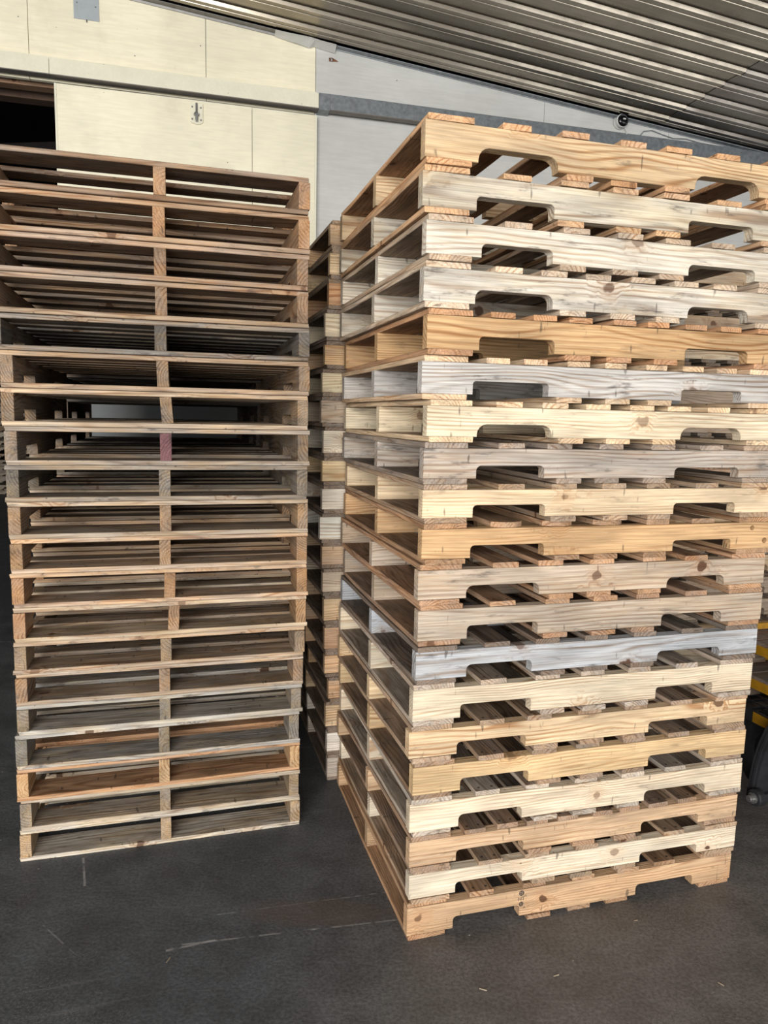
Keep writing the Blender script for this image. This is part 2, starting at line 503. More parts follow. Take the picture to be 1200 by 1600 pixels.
wb = wlink(wall.build('wall_back', M['dark_room']))
tag(wb, 'plywood back wall painted cream at left and pale grey at right', 'wall', kind='structure')
def panel(name, s0, s1, z0, zt0, zt1, mat, n0=WALL_N, th=0.035):
    m = MB().hexa([(s0, n0, z0), (s1, n0, z0), (s1, n0 + th, z0), (s0, n0 + th, z0),
                   (s0, n0, zt0), (s1, n0, zt1), (s1, n0 + th, zt1), (s0, n0 + th, zt0)])
    return m.build(name, mat, wb)
g = 0.002
ZJ = 4.04
for s0, s1 in ((-7.2, -5.97), (-5.97, -4.75), (-4.75, -3.53), (-3.53, -2.30), (-2.30, -1.08), (-1.08, 0.1474), (0.1474, SD1)):
    panel('wall_panel', s0 + g, s1 - g, ZJ - .06, roof_z(s0) - .004, roof_z(s1) - .004, M['cream'])
for s0, s1 in ((SD1, 2.942), (2.942, 4.16), (4.16, 5.38)):
    panel('wall_panel', s0 + g, s1 - g, ZJ + .001, roof_z(s0) - .004, roof_z(s1) - .004, M['grey_wall'])
for s0, s1 in ((-0.29, 0.97), (0.97, 2.19), (2.19, 3.41), (3.41, 4.63), (4.63, 5.38), (5.38, 6.60), (6.60, 7.82), (7.82, 9.04)):
    panel('wall_panel', s0 + g, s1 - g, 0.004, min(ZJ, roof_z(s0) - .004) if s0 > 5 else (ZJ if s0 > .9 else ZJ - .065),
          min(ZJ, roof_z(s1) - .004) if s0 > 5 else (ZJ if s0 > .9 else ZJ - .065), M['grey_wall'])

# sliding door hung in front of the wall
door = link('door_1', None)
wlink(door)
tag(door, 'cream painted plywood sliding door pushed open under its rail', 'door', kind='structure')
DN_F = 6.0165
def dpanel(name, s0, s1, z0, z1, mat, n0=DN_F, th=0.024):
    return MB().box(s0, s1, n0, n0 + th, z0, z1).build(name, mat, door)
DS = 0.484
dpanel('door_panel', SD0 + .015, DS - g, 1.90, 3.944, M['cream'])
dpanel('door_panel', DS + g, SD1 - .015, 1.90, 3.944, M['cream'])
dpanel('door_panel', SD0 + .015, DS - g, 0.05, 1.896, M['shaded_grey'])
dpanel('door_panel', DS + g, SD1 - .015, 0.05, 1.896, M['shaded_grey'])
for s0, s1 in ((SD0, SD0 + .0145), (SD1 - .0145, SD1)):
    dpanel('edge_strip', s0, s1, 0.05, 3.944, M['cream_metal'], 6.013, 0.05)
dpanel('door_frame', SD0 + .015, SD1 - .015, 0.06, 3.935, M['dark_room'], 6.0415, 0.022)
# latch on the door
ls, lz = 0.0737, 3.849
out = [(-.045, .073), (-.045, -.057), (-.033, -.070), (0, -.078), (.033, -.070), (.045, -.057), (.045, .073)]
la = MB().prism([(ls + a, lz + b) for a, b in out], 6.002, 6.016).build('latch', M['cream_metal'], door)
MB().tube([(ls, 5.994, lz + .069), (ls, 5.994, lz - .025)], .0078, 8).build('latch_bolt', M['steel'], la)
hb = MB().tube([(ls + .018 * math.cos(a), 5.998, lz - .010 + .018 * math.sin(a)) for a in [i * math.pi / 6 for i in range(-1, 8)]], .0044, 6)
hb.tube([(ls, 5.987, lz - .010), (ls, 5.987, lz - .063)], [.0126, .008], 8)
hb.build('latch_hasp', M['steel'], la)
for a, b in ((-.031, .044), (.031, .042), (-.031, -.042), (.031, -.044)):
    MB().lathe([(0, -.004), (.005, -.004), (.0075, 0.0)], 'Y', 10, (ls + a, 6.0018, lz + b)).build('screw_head', M['steel'], la)

# rail above the door: painted cream to the door's end, bare galvanised beyond
tr = link('trim_1', None)
wlink(tr)
tag(tr, 'steel sliding door rail along the back wall, cream then bare galvanised', 'door rail', kind='structure')
def rail(name, s0, s1, mat, lip=True):
    m = MB()
    m.box(s0, s1, 5.977, 5.982, 3.985, 4.093)        # front web
    m.box(s0, s1, 5.982, 6.091, 4.088, 4.093)        # top
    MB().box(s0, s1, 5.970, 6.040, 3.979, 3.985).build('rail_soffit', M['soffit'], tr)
    if lip:
        m.box(s0, s1, 6.083, 6.091, 4.093, 4.138)    # fixing flange on the wall
        m.box(s0, s1, 6.079, 6.083, 4.125, 4.141)    # rolled lip
    return m.build(name, mat, tr)
rail('rail_section', -7.2, -0.935, M['cream_metal'])
rail('rail_section', -0.932, SD1 + .006, M['cream_metal'])
MB().box(SD1 + .008, SD1 + .095, 5.973, 6.091, 3.976, 4.096).build('rail_joint_clip', M['galv'], tr)
rail('rail_section', SD1 + .097, 4.9, M['galv'])
rail('rail_section', 4.9, 5.4, M['galv'], False)
for s in (-2.4, -1.64, -.78, -.38, .025, .44, .78):
    MB().lathe([(0, -.0075), (.009, -.005), (.011, 0)], 'Y', 8, (s, 6.079, 4.131)).build('rail_bolt', M['cream_metal'], tr)

# flashing angle where roof meets wall
def trim(name, s0, s1, mat, pts, label):
    v, f = [], []
    k = len(pts)
    for s in (s0, s1):
        v += [(s, n, roof_z(s) + z) for n, z in pts]
    for i in range(k):
        j = (i + 1) % k
        f.append((i, j, k + j, k + i))
    f += [tuple(range(k)), tuple(k + i for i in reversed(range(k)))]
    o = wlink(link(name, fixn(mesh(name, v, f, [mat]))))
    return tag(o, label, 'trim', kind='structure')
trim('trim_2', -8, 0.88, M['flash'], [(6.03, -.006), (6.03, -.010), (6.078, -.012), (6.083, -.026), (6.0905, -.026), (6.0905, -.006)],
     'bright metal flashing between ribbed roof and cream wall')
trim('trim_3', 1.08, 10, M['galv'], [(6.04, -.006), (6.04, -.011), (6.082, -.013), (6.085, -.020), (6.0905, -.020), (6.0905, -.006)],
     'dull metal flashing between ribbed roof and grey wall')
# the bent end of the flashing, its metal glint put in as white
bv, bf = [], []
prof = [(0.66, -.033, .0), (0.76, -.043, -.005), (0.84, -.050, -.012), (0.926, -.062, -.020), (0.964, -.042, -.016), (1.01, -.046, -.008), (1.13, -.050, -.005)]
for s, dz, dn in prof:
    bv += [(s, 6.085 + dn, roof_z(s) + dz), (s, 6.085 + dn - .06, roof_z(s) - .016), (s, 6.081 + dn - .06, roof_z(s) - .012), (s, 6.088 + dn, roof_z(s) + dz + .004)]
for i in range(len(prof) - 1):
    for k in range(4):
        bf.append((4 * i + k, 4 * i + (k + 1) % 4, 4 * i + 4 + (k + 1) % 4, 4 * i + 4 + k))
bf += [(0, 1, 2, 3), tuple(4 * (len(prof) - 1) + k for k in (3, 2, 1, 0))]
tag(wlink(link('trim_4', fixn(mesh('trim_4', bv, bf, [M['white_plastic']])))), 'bent flashing end with painted-in shine where cream wall meets grey', 'trim', kind='structure')

# room beyond the opening at left
def beam(name, s0, s1, n0, n1, z0, z1, col, label):
    c = Wp((s0 + s1) / 2, (n0 + n1) / 2, (z0 + z1) / 2)
    b = MB().box(-(s1 - s0) / 2, (s1 - s0) / 2, -(n1 - n0) / 2, (n1 - n0) / 2, -(z1 - z0) / 2, (z1 - z0) / 2)
    o = b.build(name, WOOD, col=col)
    o.location = c
    o.rotation_euler = (0, 0, WY)
    return tag(o, label, 'beam', kind='structure')
beam('trim_5', -7.5, -0.34, 6.20, 6.30, 3.975, 4.10, lin((176, 132, 90)) + (.25,), 'brown timber header across the dark opening')
beam('trim_6', -7.5, -0.34, 6.44, 6.56, 3.972, 4.14, lin((104, 74, 52)) + (.3,), 'darker timber beam behind the header of the opening')
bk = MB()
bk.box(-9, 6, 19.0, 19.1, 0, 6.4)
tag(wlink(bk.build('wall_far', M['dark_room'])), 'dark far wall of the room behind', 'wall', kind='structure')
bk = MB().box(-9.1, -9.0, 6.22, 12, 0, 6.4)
bk.box(-9.1, -9.0, 12, 19, 2.3, 6.4)  # low gap added in this unseen wall so daylight reaches the far stack
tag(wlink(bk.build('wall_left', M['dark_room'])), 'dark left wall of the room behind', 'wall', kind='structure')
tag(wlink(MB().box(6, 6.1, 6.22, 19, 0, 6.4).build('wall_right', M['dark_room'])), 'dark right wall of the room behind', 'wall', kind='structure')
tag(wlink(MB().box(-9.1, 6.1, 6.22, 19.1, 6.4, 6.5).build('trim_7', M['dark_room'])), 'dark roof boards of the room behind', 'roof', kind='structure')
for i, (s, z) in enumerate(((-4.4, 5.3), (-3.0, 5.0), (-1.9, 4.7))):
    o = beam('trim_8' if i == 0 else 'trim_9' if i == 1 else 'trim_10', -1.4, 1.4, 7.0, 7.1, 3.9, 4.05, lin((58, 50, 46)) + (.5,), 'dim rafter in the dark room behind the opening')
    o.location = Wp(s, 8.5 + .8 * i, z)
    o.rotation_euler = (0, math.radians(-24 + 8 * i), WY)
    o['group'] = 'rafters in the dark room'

# ------------------------------------------------------------------ pallets
L, W = 1.219, 1.016
T = 0.0162
SH = 0.0885          # stringer height of the mesh, scaled a little per pallet
ST = 0.038           # stringer thickness

def stringer_mesh(name, seed, rad=0.013, holes=()):
    r = random.Random(seed)
    h2 = SH / 2
    def notch(x0, x1):
        d = 0.036 + r.uniform(-.003, .004)
        pts = [(x0, -h2)]
        zt = -h2 + d
        for k in range(5):
            a = math.pi - k * math.pi / 8
            pts.append((x0 + rad + rad * math.cos(a), zt - rad + rad * math.sin(a)))
        for k in range(5):
            a = math.pi / 2 - k * math.pi / 8
            pts.append((x1 - rad + rad * math.cos(a), zt - rad + rad * math.sin(a)))
        pts.append((x1, -h2))
        return pts
    j = lambda a: r.uniform(-a, a)
    out = [(-L / 2, -h2)]
    out += notch(-L / 2 + .155 + j(.006), -L / 2 + .385 + j(.008))
    out += notch(L / 2 - .385 + j(.008), L / 2 - .155 + j(.006))
    out += [(L / 2 + j(.002), -h2), (L / 2, h2), (0.2 + j(.1), h2 - r.uniform(0, .002)), (-0.2 + j(.1), h2 - r.uniform(0, .002)), (-L / 2, h2)]
    bm = bmesh.new()
    vs0 = [bm.verts.new((x, -ST / 2, z)) for x, z in out]
    vs1 = [bm.verts.new((x, ST / 2, z)) for x, z in out]
    f0 = bm.faces.new(vs0)
    f1 = bm.faces.new(vs1[::-1])
    n = len(out)
    for i in range(n):
        bm.faces.new((vs0[(i + 1) % n], vs0[i], vs1[i], vs1[(i + 1) % n]))
    bmesh.ops.recalc_face_normals(bm, faces=bm.faces)
    bmesh.ops.bevel(bm, geom=list(f0.edges) + list(f1.edges), offset=0.0012, segments=1, affect='EDGES')
    m = bpy.data.meshes.new(name)
    bm.to_mesh(m)
    bm.free()
    m.materials.append(WOOD)
    return m

def drill(m, holes):
    """real through holes (x, z, radius) cut into a stringer mesh"""
    base = bpy.data.objects.new('drill_base', m)
    COL.objects.link(base)
    cut = MB()
    for x, z, rr in holes:
        cut.lathe([(0, -.05), (rr, -.05), (rr, .05), (0, .05)], 'Y', 14, (x, 0, z))
    cm = fixn(mesh('drill_cut', cut.v, cut.f))
    bm = bmesh.new(); bm.from_mesh(cm)
    bmesh.ops.remove_doubles(bm, verts=bm.verts, dist=1e-6)
    bm.to_mesh(cm); bm.free()
    co = bpy.data.objects.new('drill_cut', cm)
    COL.objects.link(co)
    md = base.modifiers.new('b', 'BOOLEAN')
    md.operation = 'DIFFERENCE'
    md.object = co
    dg = bpy.context.evaluated_depsgraph_get()
    new = bpy.data.meshes.new_from_object(base.evaluated_get(dg))
    bpy.data.objects.remove(base)
    bpy.data.objects.remove(co)
    return new

def board_mesh(name, width, seed, length=W, rough=0.0):
    """length along x, width along z, thickness along y; sawn edges, slightly uneven"""
    r = random.Random(seed)
    c = 0.0016
    v, f = [], []
    xs = [-.5, -.25, .05, .3, .5]
    w2, t2 = width / 2, T / 2
    for i, a in enumerate(xs):
        e = i in (0, len(xs) - 1)
        bow = r.uniform(-.0006, .0006)
        l_, u_ = -w2 + r.uniform(0, .003 + rough), w2 - r.uniform(0, .003 + rough)
        if e:
            l_ += r.uniform(0, .004); u_ -= r.uniform(0, .004)
        x = a * length
        for (yy, zz) in ((-t2, l_ + c), (-t2, u_ - c), (-t2 + c, u_), (t2 - c, u_), (t2, u_ - c), (t2, l_ + c), (t2 - c, l_), (-t2 + c, l_)):
            xx = x + (r.uniform(-.002, .002) if e else 0)
            v.append((xx, max(-t2, min(t2, yy)), zz))
    n = len(xs)
    for i in range(n - 1):
        for k in range(8):
            k2 = (k + 1) % 8
            f.append((8 * i + k, 8 * i + k2, 8 * i + 8 + k2, 8 * i + 8 + k))
    f += [tuple(reversed(range(8))), tuple(8 * (n - 1) + k for k in range(8))]
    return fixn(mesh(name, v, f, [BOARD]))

def round_board_mesh(name, width):
    """a board whose ends are sawn to a shallow curve"""
    t2, w2, hl = T / 2, width / 2, W / 2
    out = []
    for sx in (1, -1):
        for k in range(7):
            b = -1 + 2 * k / 6
            out.append((sx * (hl - .022 * b * b), sx * b * w2))
    m = MB().prism(out, -t2, t2)
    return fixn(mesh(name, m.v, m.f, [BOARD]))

STR = [stringer_mesh('stringer', 11), stringer_mesh('stringer', 12), stringer_mesh('stringer', 13, .010),
       stringer_mesh('stringer', 14, .022), stringer_mesh('stringer', 15, .016)]
STR_WIDE = stringer_mesh('stringer', 21, .031)
STR_HOLES = drill(stringer_mesh('stringer', 14, .012), ((L / 2 - .078, .026, .0085), (L / 2 - .026, -.018, .0095)))
LEAD = [board_mesh('lead_board', .138, s, rough=.002) for s in (31, 32, 33, 34)]
DECK = [board_mesh('deck_board', .089, s) for s in (41, 42, 43, 44, 45)]
ROUND = round_board_mesh('deck_board', .10)

def shade(c, k, jit, rng, wear):
    q = rng.uniform(1 - jit, 1 + jit) * k
    wgt = rng.uniform(-.03, .03)
    return (min(1, c[0] * q * (1 + wgt)), min(1, c[1] * q), min(1, c[2] * q * (1 - wgt)), max(0, min(1, wear + rng.uniform(-.1, .1))))

def pallet(loc, yaw, h, w, scol, bcol, swear, bwear, label, group, seed, n_top=7, mid=None, cat='pallet',
           front=None, top_first=None, round_ends=False, bot_x=None, mid_col=None):
    """local x along the stringers, y across. Origin at the base centre."""
    rng = random.Random(seed)
    root = link('wooden_pallet', None, None, loc, (0, 0, yaw))
    tag(root, label, cat, group)
    sh = h - 2 * T - 0.0008
    zs = T + sh / 2 + .0002
    ys = [-w / 2 + ST / 2, (mid if mid is not None else rng.uniform(-.012, .012)), w / 2 - ST / 2]
    parts = {}
    for i, yv in enumerate(ys):
        me = rng.choice(STR)
        if i == 0 and front is not None:
            me = front
        c = shade(scol, 1.0, .05, rng, swear) if i == 0 else shade(scol, .95, .12, rng, swear)
        if mid_col and i == 1:
            c = mid_col
        o = link('stringer', me, root, (rng.uniform(-.003, .003), yv, zs), (0, 0, rng.uniform(-.002, .002)), (1, 1, sh / SH * .999), c)
        parts['s%d' % i] = o
    zt = h - T / 2 - .0002
    zb = T / 2 + .0002
    lead = .138
    inner = n_top - 2
    span = L - 2 * lead
    wd = .089 if n_top < 9 else .078
    gap = (span - inner * wd) / (inner + 1)
    rb = (math.pi / 2, 0, math.pi / 2)
    def put(name, me, x, z, sy, col, jx=.004):
        o = link(name, me, root, (x + rng.uniform(-jx, jx), rng.uniform(-.005, .005), z),
                 (math.pi / 2, 0, math.pi / 2 + rng.uniform(-.004, .004)), (w / W, .985, sy), col)
        return o
    for k in (-1, 1):
        put('lead_board', rng.choice(LEAD), k * (L / 2 - .069), zt, 1, shade(bcol, 1.02, .1, rng, bwear), .0015)
        put('lead_board', rng.choice(LEAD), k * (L / 2 - .069), zb, 1, shade(bcol, .98, .1, rng, bwear), .0015)
    for k in range(inner):
        x = -L / 2 + lead + gap * (k + 1) + wd * (k + .5)
        me = ROUND if round_ends and k < 3 else rng.choice(DECK)
        put('deck_board', me, x, zt, wd / .089, shade(bcol, .96, .16, rng, bwear), min(.012, gap * .22))
    for x in (bot_x or (-.155, .0, .155)):
        put('bottom_board', rng.choice(DECK), x + rng.uniform(-.015, .015), zb, 1, shade(bcol, .92, .16, rng, bwear))
    return root, parts

def c8(*t):
    return lin(t)
ORD = ['topmost', 'second', 'third', 'fourth', 'fifth', 'sixth', 'seventh', 'eighth', 'ninth', 'tenth', 'eleventh', 'twelfth', 'thirteenth',
       'fourteenth', 'fifteenth', 'sixteenth', 'seventeenth', 'eighteenth', 'nineteenth', 'lowest']
def which(k, n=20):
    return 'topmost' if k == 0 else 'lowest' if k == n - 1 else ORD[k] + ' from the top'

SY = 0.2819
DX = Vector((math.cos(SY), math.sin(SY)))
DN = Vector((-math.sin(SY), math.cos(SY)))

# --- right stack: front-left corner x, y, height, stringer tone, wear, board tone, board wear, look
B = [
 (.089, 2.023, .126, (214, 176, 122), .15, (196, 152, 98), .2, 'tan pallet with wide rounded notches', dict(front=STR_WIDE)),
 (.086, 2.027, .122, (216, 197, 160), .5, (196, 158, 108), .25, 'bleached pallet with greenish grey smudges', {}),
 (.096, 2.035, .119, (228, 212, 184), .35, (188, 166, 136), .4, 'pale pallet with two round knots', {}),
 (.092, 2.039, .123, (212, 196, 168), .5, (200, 180, 150), .4, 'pale grey-grained pallet', dict(n_top=8)),
 (.108, 2.048, .124, (202, 156, 94), .1, (186, 138, 84), .2, 'orange pine pallet with a large dark knot', dict(n_top=9)),
 (.099, 2.051, .121, (205, 195, 184), .7, (208, 180, 138), .3, 'whitish grey pallet', dict(n_top=9)),
 (.114, 2.060, .118, (236, 217, 180), .05, (214, 190, 150), .2, 'light yellow pallet with curved notches', dict(front=STR_WIDE, n_top=8)),
 (.107, 2.063, .119, (190, 168, 144), .6, (160, 140, 118), .6, 'grey-brown pallet split at its right end', {}),
 (.114, 2.070, .114, (228, 198, 154), .1, (172, 144, 108), .4, 'honey-coloured pallet with small knots', {}),
 (.114, 2.075, .120, (210, 163, 104), .05, (170, 132, 88), .3, 'orange pallet with two drilled holes', dict(round_ends=True, front=STR_HOLES)),
 (.102, 2.076, .120, (200, 172, 138), .35, (184, 140, 90), .35, 'beige pallet with a dark crack', {}),
 (.110, 2.084, .126, (190, 164, 132), .45, (172, 132, 88), .4, 'smudged brownish pallet', {}),
 (.102, 2.086, .119, (182, 186, 192), .35, (128, 112, 96), .6, 'silver-grey painted-looking pallet', {}),
 (.099, 2.091, .130, (230, 211, 178), .1, (178, 162, 142), .6, 'cream pine pallet with bold grain', {}),
 (.093, 2.094, .117, (224, 192, 144), .05, (168, 140, 106), .45, 'golden pallet with dark knots', {}),
 (.102, 2.102, .122, (220, 183, 126), .05, (160, 132, 100), .5, 'amber-coloured pallet', {}),
 (.104, 2.107, .124, (234, 211, 176), .05, (182, 170, 152), .6, 'pinkish cream pallet', {}),
 (.098, 2.111, .115, (216, 176, 128), .1, (160, 128, 94), .4, 'light brown pallet with close-set deck boards', dict(n_top=10)),
 (.108, 2.118, .113, (238, 221, 192), .05, (168, 142, 108), .4, 'creamy white pallet', {}),
 (.099, 2.121, .126, (210, 168, 118), .05, (176, 138, 94), .3, 'reddish tan pallet with a black ink stamp', {}),
]
z = 0.0
hs = [b[2] for b in B]
for k in reversed(range(20)):
    x, y, h, sc, sw, bc, bw_, look, kw = B[k]
    c = Vector((x, y)) + DX * (L / 2) + DN * (W / 2)
    r, pt = pallet((c.x, c.y, z), SY + random.uniform(-.006, .006), h, W, c8(*sc), c8(*[min(255, v * m) for v, m in zip(bc, (1.10, 1.05, 1.0))]), sw, bw_ * .7,
                   '%s, %s in the right stack' % (look, which(k)), 'pallets in the right-hand stack', 100 + k, **kw)
    if k == 19:
        STAMPED = pt['s0']
    z += h + .0002

# --- left stack: front-right corner x, y, height, width, mid stringer from right
A = [
 (-.272, 2.591, .119, 1.016, .484), (-.272, 2.601, .126, 1.016, .489), (-.276, 2.610, .120, 1.016, .488), (-.279, 2.620, .124, 1.016, .489),
 (-.272, 2.632, .114, 1.016, .498), (-.270, 2.642, .118, .992, .497), (-.275, 2.650, .122, .994, .485), (-.277, 2.660, .127, .996, .494),
 (-.279, 2.670, .123, .997, .498), (-.280, 2.680, .125, 1.001, .501), (-.284, 2.689, .120, 1.000, .505), (-.280, 2.700, .122, 1.007, .493),
 (-.288, 2.708, .122, 1.007, .480), (-.292, 2.716, .116, 1.006, .505), (-.296, 2.725, .118, 1.004, .508), (-.303, 2.732, .112, 1.003, .505),
 (-.312, 2.740, .130, 1.007, .506), (-.315, 2.749, .122, 1.014, .510), (-.313, 2.760, .121, 1.009, .507), (-.316, 2.769, .120, 1.021, .514)]
ALOOK = [
 ((168, 126, 84), .3, (146, 116, 86), .45, 'brown weathered pallet with open gaps to the wall'),
 ((170, 128, 84), .25, (172, 136, 96), .35, 'tan pallet with orange stringer ends'),
 ((150, 116, 84), .4, (164, 132, 98), .5, 'brown pallet with a dark split edge'),
 ((148, 116, 86), .4, (162, 134, 102), .45, 'pale-edged brown pallet'),
 ((112, 98, 86), .7, (136, 120, 102), .75, 'dark grey weathered pallet'),
 ((150, 120, 90), .45, (164, 134, 100), .45, 'tan-edged pallet with chipped stringers'),
 ((146, 120, 92), .5, (176, 152, 122), .5, 'pale weathered pallet with crooked middle stringer'),
 ((138, 114, 90), .55, (168, 146, 120), .6, 'pallet with a dusty pink painted stringer end'),
 ((134, 118, 102), .6, (154, 136, 114), .65, 'greyish brown pallet'),
 ((160, 126, 90), .35, (178, 154, 124), .55, 'pallet with whitish lower board and tan stringers'),
 ((158, 122, 84), .35, (184, 152, 114), .45, 'tan pallet with knotty left stringer'),
 ((166, 122, 74), .2, (186, 152, 112), .45, 'tan pallet with orange left stringer'),
 ((172, 130, 84), .25, (196, 170, 134), .5, 'pallet with bold orange end grain'),
 ((158, 130, 100), .45, (188, 156, 118), .5, 'pallet with a whitish right stringer'),
 ((156, 122, 88), .4, (178, 152, 122), .55, 'pallet with a curved-grain middle stringer'),
 ((146, 128, 108), .65, (178, 170, 158), .8, 'grey pallet with white-edged boards'),
 ((140, 126, 110), .65, (178, 168, 154), .8, 'ash-grey pallet with silvery boards'),
 ((186, 152, 112), .2, (190, 144, 98), .2, 'fresh tan pallet with rough brown deck'),
 ((158, 136, 112), .5, (178, 162, 140), .6, 'grey-brown pallet with splinters hanging'),
 ((172, 142, 108), .35, (206, 194, 172), .6, 'pale-edged pallet standing on the dark floor'),
]
z = 0.0
for k in reversed(range(20)):
    x, y, h, w, md = A[k]
    sc, sw, bc, bw_, look = ALOOK[k]
    # pallet x axis points away from the viewer; its y axis then points left
    c = Vector((x, y)) - DX * (w / 2) + DN * (L / 2)
    r, pt = pallet((c.x, c.y, z), SY + math.pi / 2 + random.uniform(-.006, .006), h, w, c8(*[min(255, v * m) for v, m in zip(sc, (1.10, 1.06, .90))]), c8(*[min(255, v * m) for v, m in zip(bc, (1.15, 1.10, .98))]), sw, bw_,
                   '%s, %s in the left stack' % (look, which(k)), 'pallets in the left-hand stack', 300 + k,
                   mid=-w / 2 + md, n_top=8 if k in (4, 5, 6, 7) else 7,
                   mid_col=(lin((126, 76, 82)) + (.2,)) if k == 7 else None)
    if k in (11, 12, 6, 5):
        pt['s1'].rotation_euler.x = {11: .03, 12: .05, 6: -.07, 5: -.03}[k]
    z += h + .0002

# --- a second stack stands right behind the left one: seen down the fork openings
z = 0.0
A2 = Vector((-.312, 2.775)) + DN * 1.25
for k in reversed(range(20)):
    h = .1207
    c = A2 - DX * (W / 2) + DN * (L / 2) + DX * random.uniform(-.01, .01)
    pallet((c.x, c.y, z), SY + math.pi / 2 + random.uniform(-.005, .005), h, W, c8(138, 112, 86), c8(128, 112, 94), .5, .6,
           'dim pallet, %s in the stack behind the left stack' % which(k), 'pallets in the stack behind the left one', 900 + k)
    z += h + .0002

# --- stack behind, between the two
Cc = [
 (-.238, 3.088, .112, (206, 164, 112)), (-.242, 3.089, .117, (228, 196, 144)), (-.248, 3.090, .120, (212, 152, 86)), (-.256, 3.090, .126, (228, 206, 168)),
 (-.254, 3.093, .114, (218, 168, 102)), (-.267, 3.091, .113, (224, 206, 164)), (-.273, 3.092, .125, (204, 178, 146)), (-.261, 3.097, .126, (238, 216, 186)),
 (-.263, 3.099, .120, (228, 192, 132)), (-.264, 3.101, .120, (232, 216, 194)), (-.269, 3.102, .129, (238, 226, 208)), (-.261, 3.107, .112, (208, 168, 122)),
 (-.261, 3.109, .119, (206, 184, 154)), (-.254, 3.113, .129, (218, 178, 122)), (-.246, 3.118, .128, (204, 158, 112)), (-.245, 3.120, .113, (224, 172, 112)),
 (-.231, 3.127, .117, (218, 168, 108)), (-.240, 3.126, .130, (218, 178, 118)), (-.233, 3.131, .120, (232, 220, 204)), (-.231, 3.134, .123, (192, 176, 160))]
CNAME = ['brown', 'pale yellow', 'orange', 'cream', 'amber', 'light yellowish', 'dusty beige', 'very pale', 'golden', 'off-white', 'almost white', 'tan',
         'greyish beige', 'honey-coloured', 'knotty tan', 'orange-tan', 'narrow orange', 'warm tan', 'white-faced', 'grey-faced']
z = 0.0
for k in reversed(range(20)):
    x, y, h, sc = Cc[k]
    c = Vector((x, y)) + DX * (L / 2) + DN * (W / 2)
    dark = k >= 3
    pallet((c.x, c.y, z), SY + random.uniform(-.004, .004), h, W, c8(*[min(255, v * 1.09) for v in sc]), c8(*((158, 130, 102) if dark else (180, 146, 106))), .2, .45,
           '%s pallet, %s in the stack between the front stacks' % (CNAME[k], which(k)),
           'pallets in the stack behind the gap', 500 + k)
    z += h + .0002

# --- stack behind the right-hand one, seen through its notches and past its edge
z = 0.0
Forig = Vector((-.231, 3.134)) + DX * 1.33 + DN * .06
for k in reversed(range(20)):
    h = .1207
    c = Forig + DX * (L / 2) + DN * (W / 2) + DX * random.uniform(-.012, .012)
    r, pt = pallet((c.x, c.y, z), SY + random.uniform(-.006, .006), h, W,
           c8(*random.choice([(206, 170, 122), (196, 150, 104), (216, 190, 150), (188, 160, 128)])), c8(150, 124, 94), .3, .5,
           'brown pallet, %s in the stack behind the right stack' % which(k),
           'pallets in the stack behind the right-hand one', 700 + k)
    if k == 0:
        FSTAMP = pt['s0']
    z += h + .0002

# --- far stack in the room beyond the opening: each pallet a few pixels tall
fm = MB()
for yv in (-W / 2 + .019, 0, W / 2 - .019):
    for x0, x1 in ((-L / 2, -L / 2 + .155), (-L / 2 + .385, L / 2 - .385), (L / 2 - .155, L / 2)):
        fm.box(x0, x1, yv - .019, yv + .019, T, .104)
    fm.box(-L / 2, L / 2, yv - .019, yv + .019, .052, .104)
for k in range(7):
    x = -L / 2 + .07 + k * (L - .14) / 6
    fm.box(x - .05, x + .05, -W / 2, W / 2, .104, .1202)
for x in (-L / 2 + .07, -.15, 0, .15, L / 2 - .07):
    fm.box(x - .05, x + .05, -W / 2, W / 2, 0, T)
FAR = mesh('far_pallet', fm.v, fm.f, [WOOD])
for k in reversed(range(18)):
    tone = random.choice([(206, 176, 136), (190, 170, 146), (216, 196, 166), (178, 150, 118)])
    o = link('wooden_pallet', FAR, None, (-7.35 + random.uniform(-.01, .01), 14.6 + random.uniform(-.01, .01), (17 - k) * .1207),
             (0, 0, WY + random.uniform(-.008, .008)), col=lin(tone) + (.3,))
    tag(o, 'distant pallet, %s in the far stack at the left edge' % which(k, 18), 'pallet', 'pallets in the far stack')

# ------------------------------------------------------------------ ink stamps on timber
def stamp(parent, x, z, size, vertical=True):
    y = -ST / 2 - .0003
    def txt(s, sz):
        cu = bpy.data.curves.new('stamp_text', 'FONT')
        cu.body = s
        cu.size = sz
        cu.align_x = 'CENTER'
        cu.align_y = 'CENTER'
        cu.extrude = .0001
        t = bpy.data.objects.new('stamp_text', cu)
        COL.objects.link(t)
        dg = bpy.context.evaluated_depsgraph_get()
        me = bpy.data.meshes.new_from_object(t.evaluated_get(dg))
        bpy.data.objects.remove(t)
        me.materials.append(M['ink'])
        return me
    def ring(r, zc, cross=False):
        m = MB()
        n = 20
        for k in range(n):
            a0, a1 = 2 * math.pi * k / n, 2 * math.pi * (k + 1) / n
            b = len(m.v)
            for a in (a0, a1):
                for rr in (r, r * .62):
                    m.v.append((x + rr * math.cos(a), y, zc + rr * math.sin(a)))
            m.f.append((b, b + 2, b + 3, b + 1))
        if cross:
            m.box(x - r, x + r, y - .0001, y, zc - r * .16, zc + r * .16)
            m.box(x - r * .16, x + r * .16, y - .0001, y, zc - r, zc + r)
        return m.build('stamp_mark', M['ink'], parent)
    ring(.009, z + .027, True)
    link('stamp_mark', txt('HT', .018), parent, (x, y, z + .007), (math.pi / 2, 0, 0))
    ring(.008, z - .010, True)
    link('stamp_mark', txt('110', .0075), parent, (x + .013, y, z + .016), (math.pi / 2, 0, 0))
    link('stamp_mark', txt('30', .0085), parent, (x + .011, y, z - .023), (math.pi / 2, 0, 0))
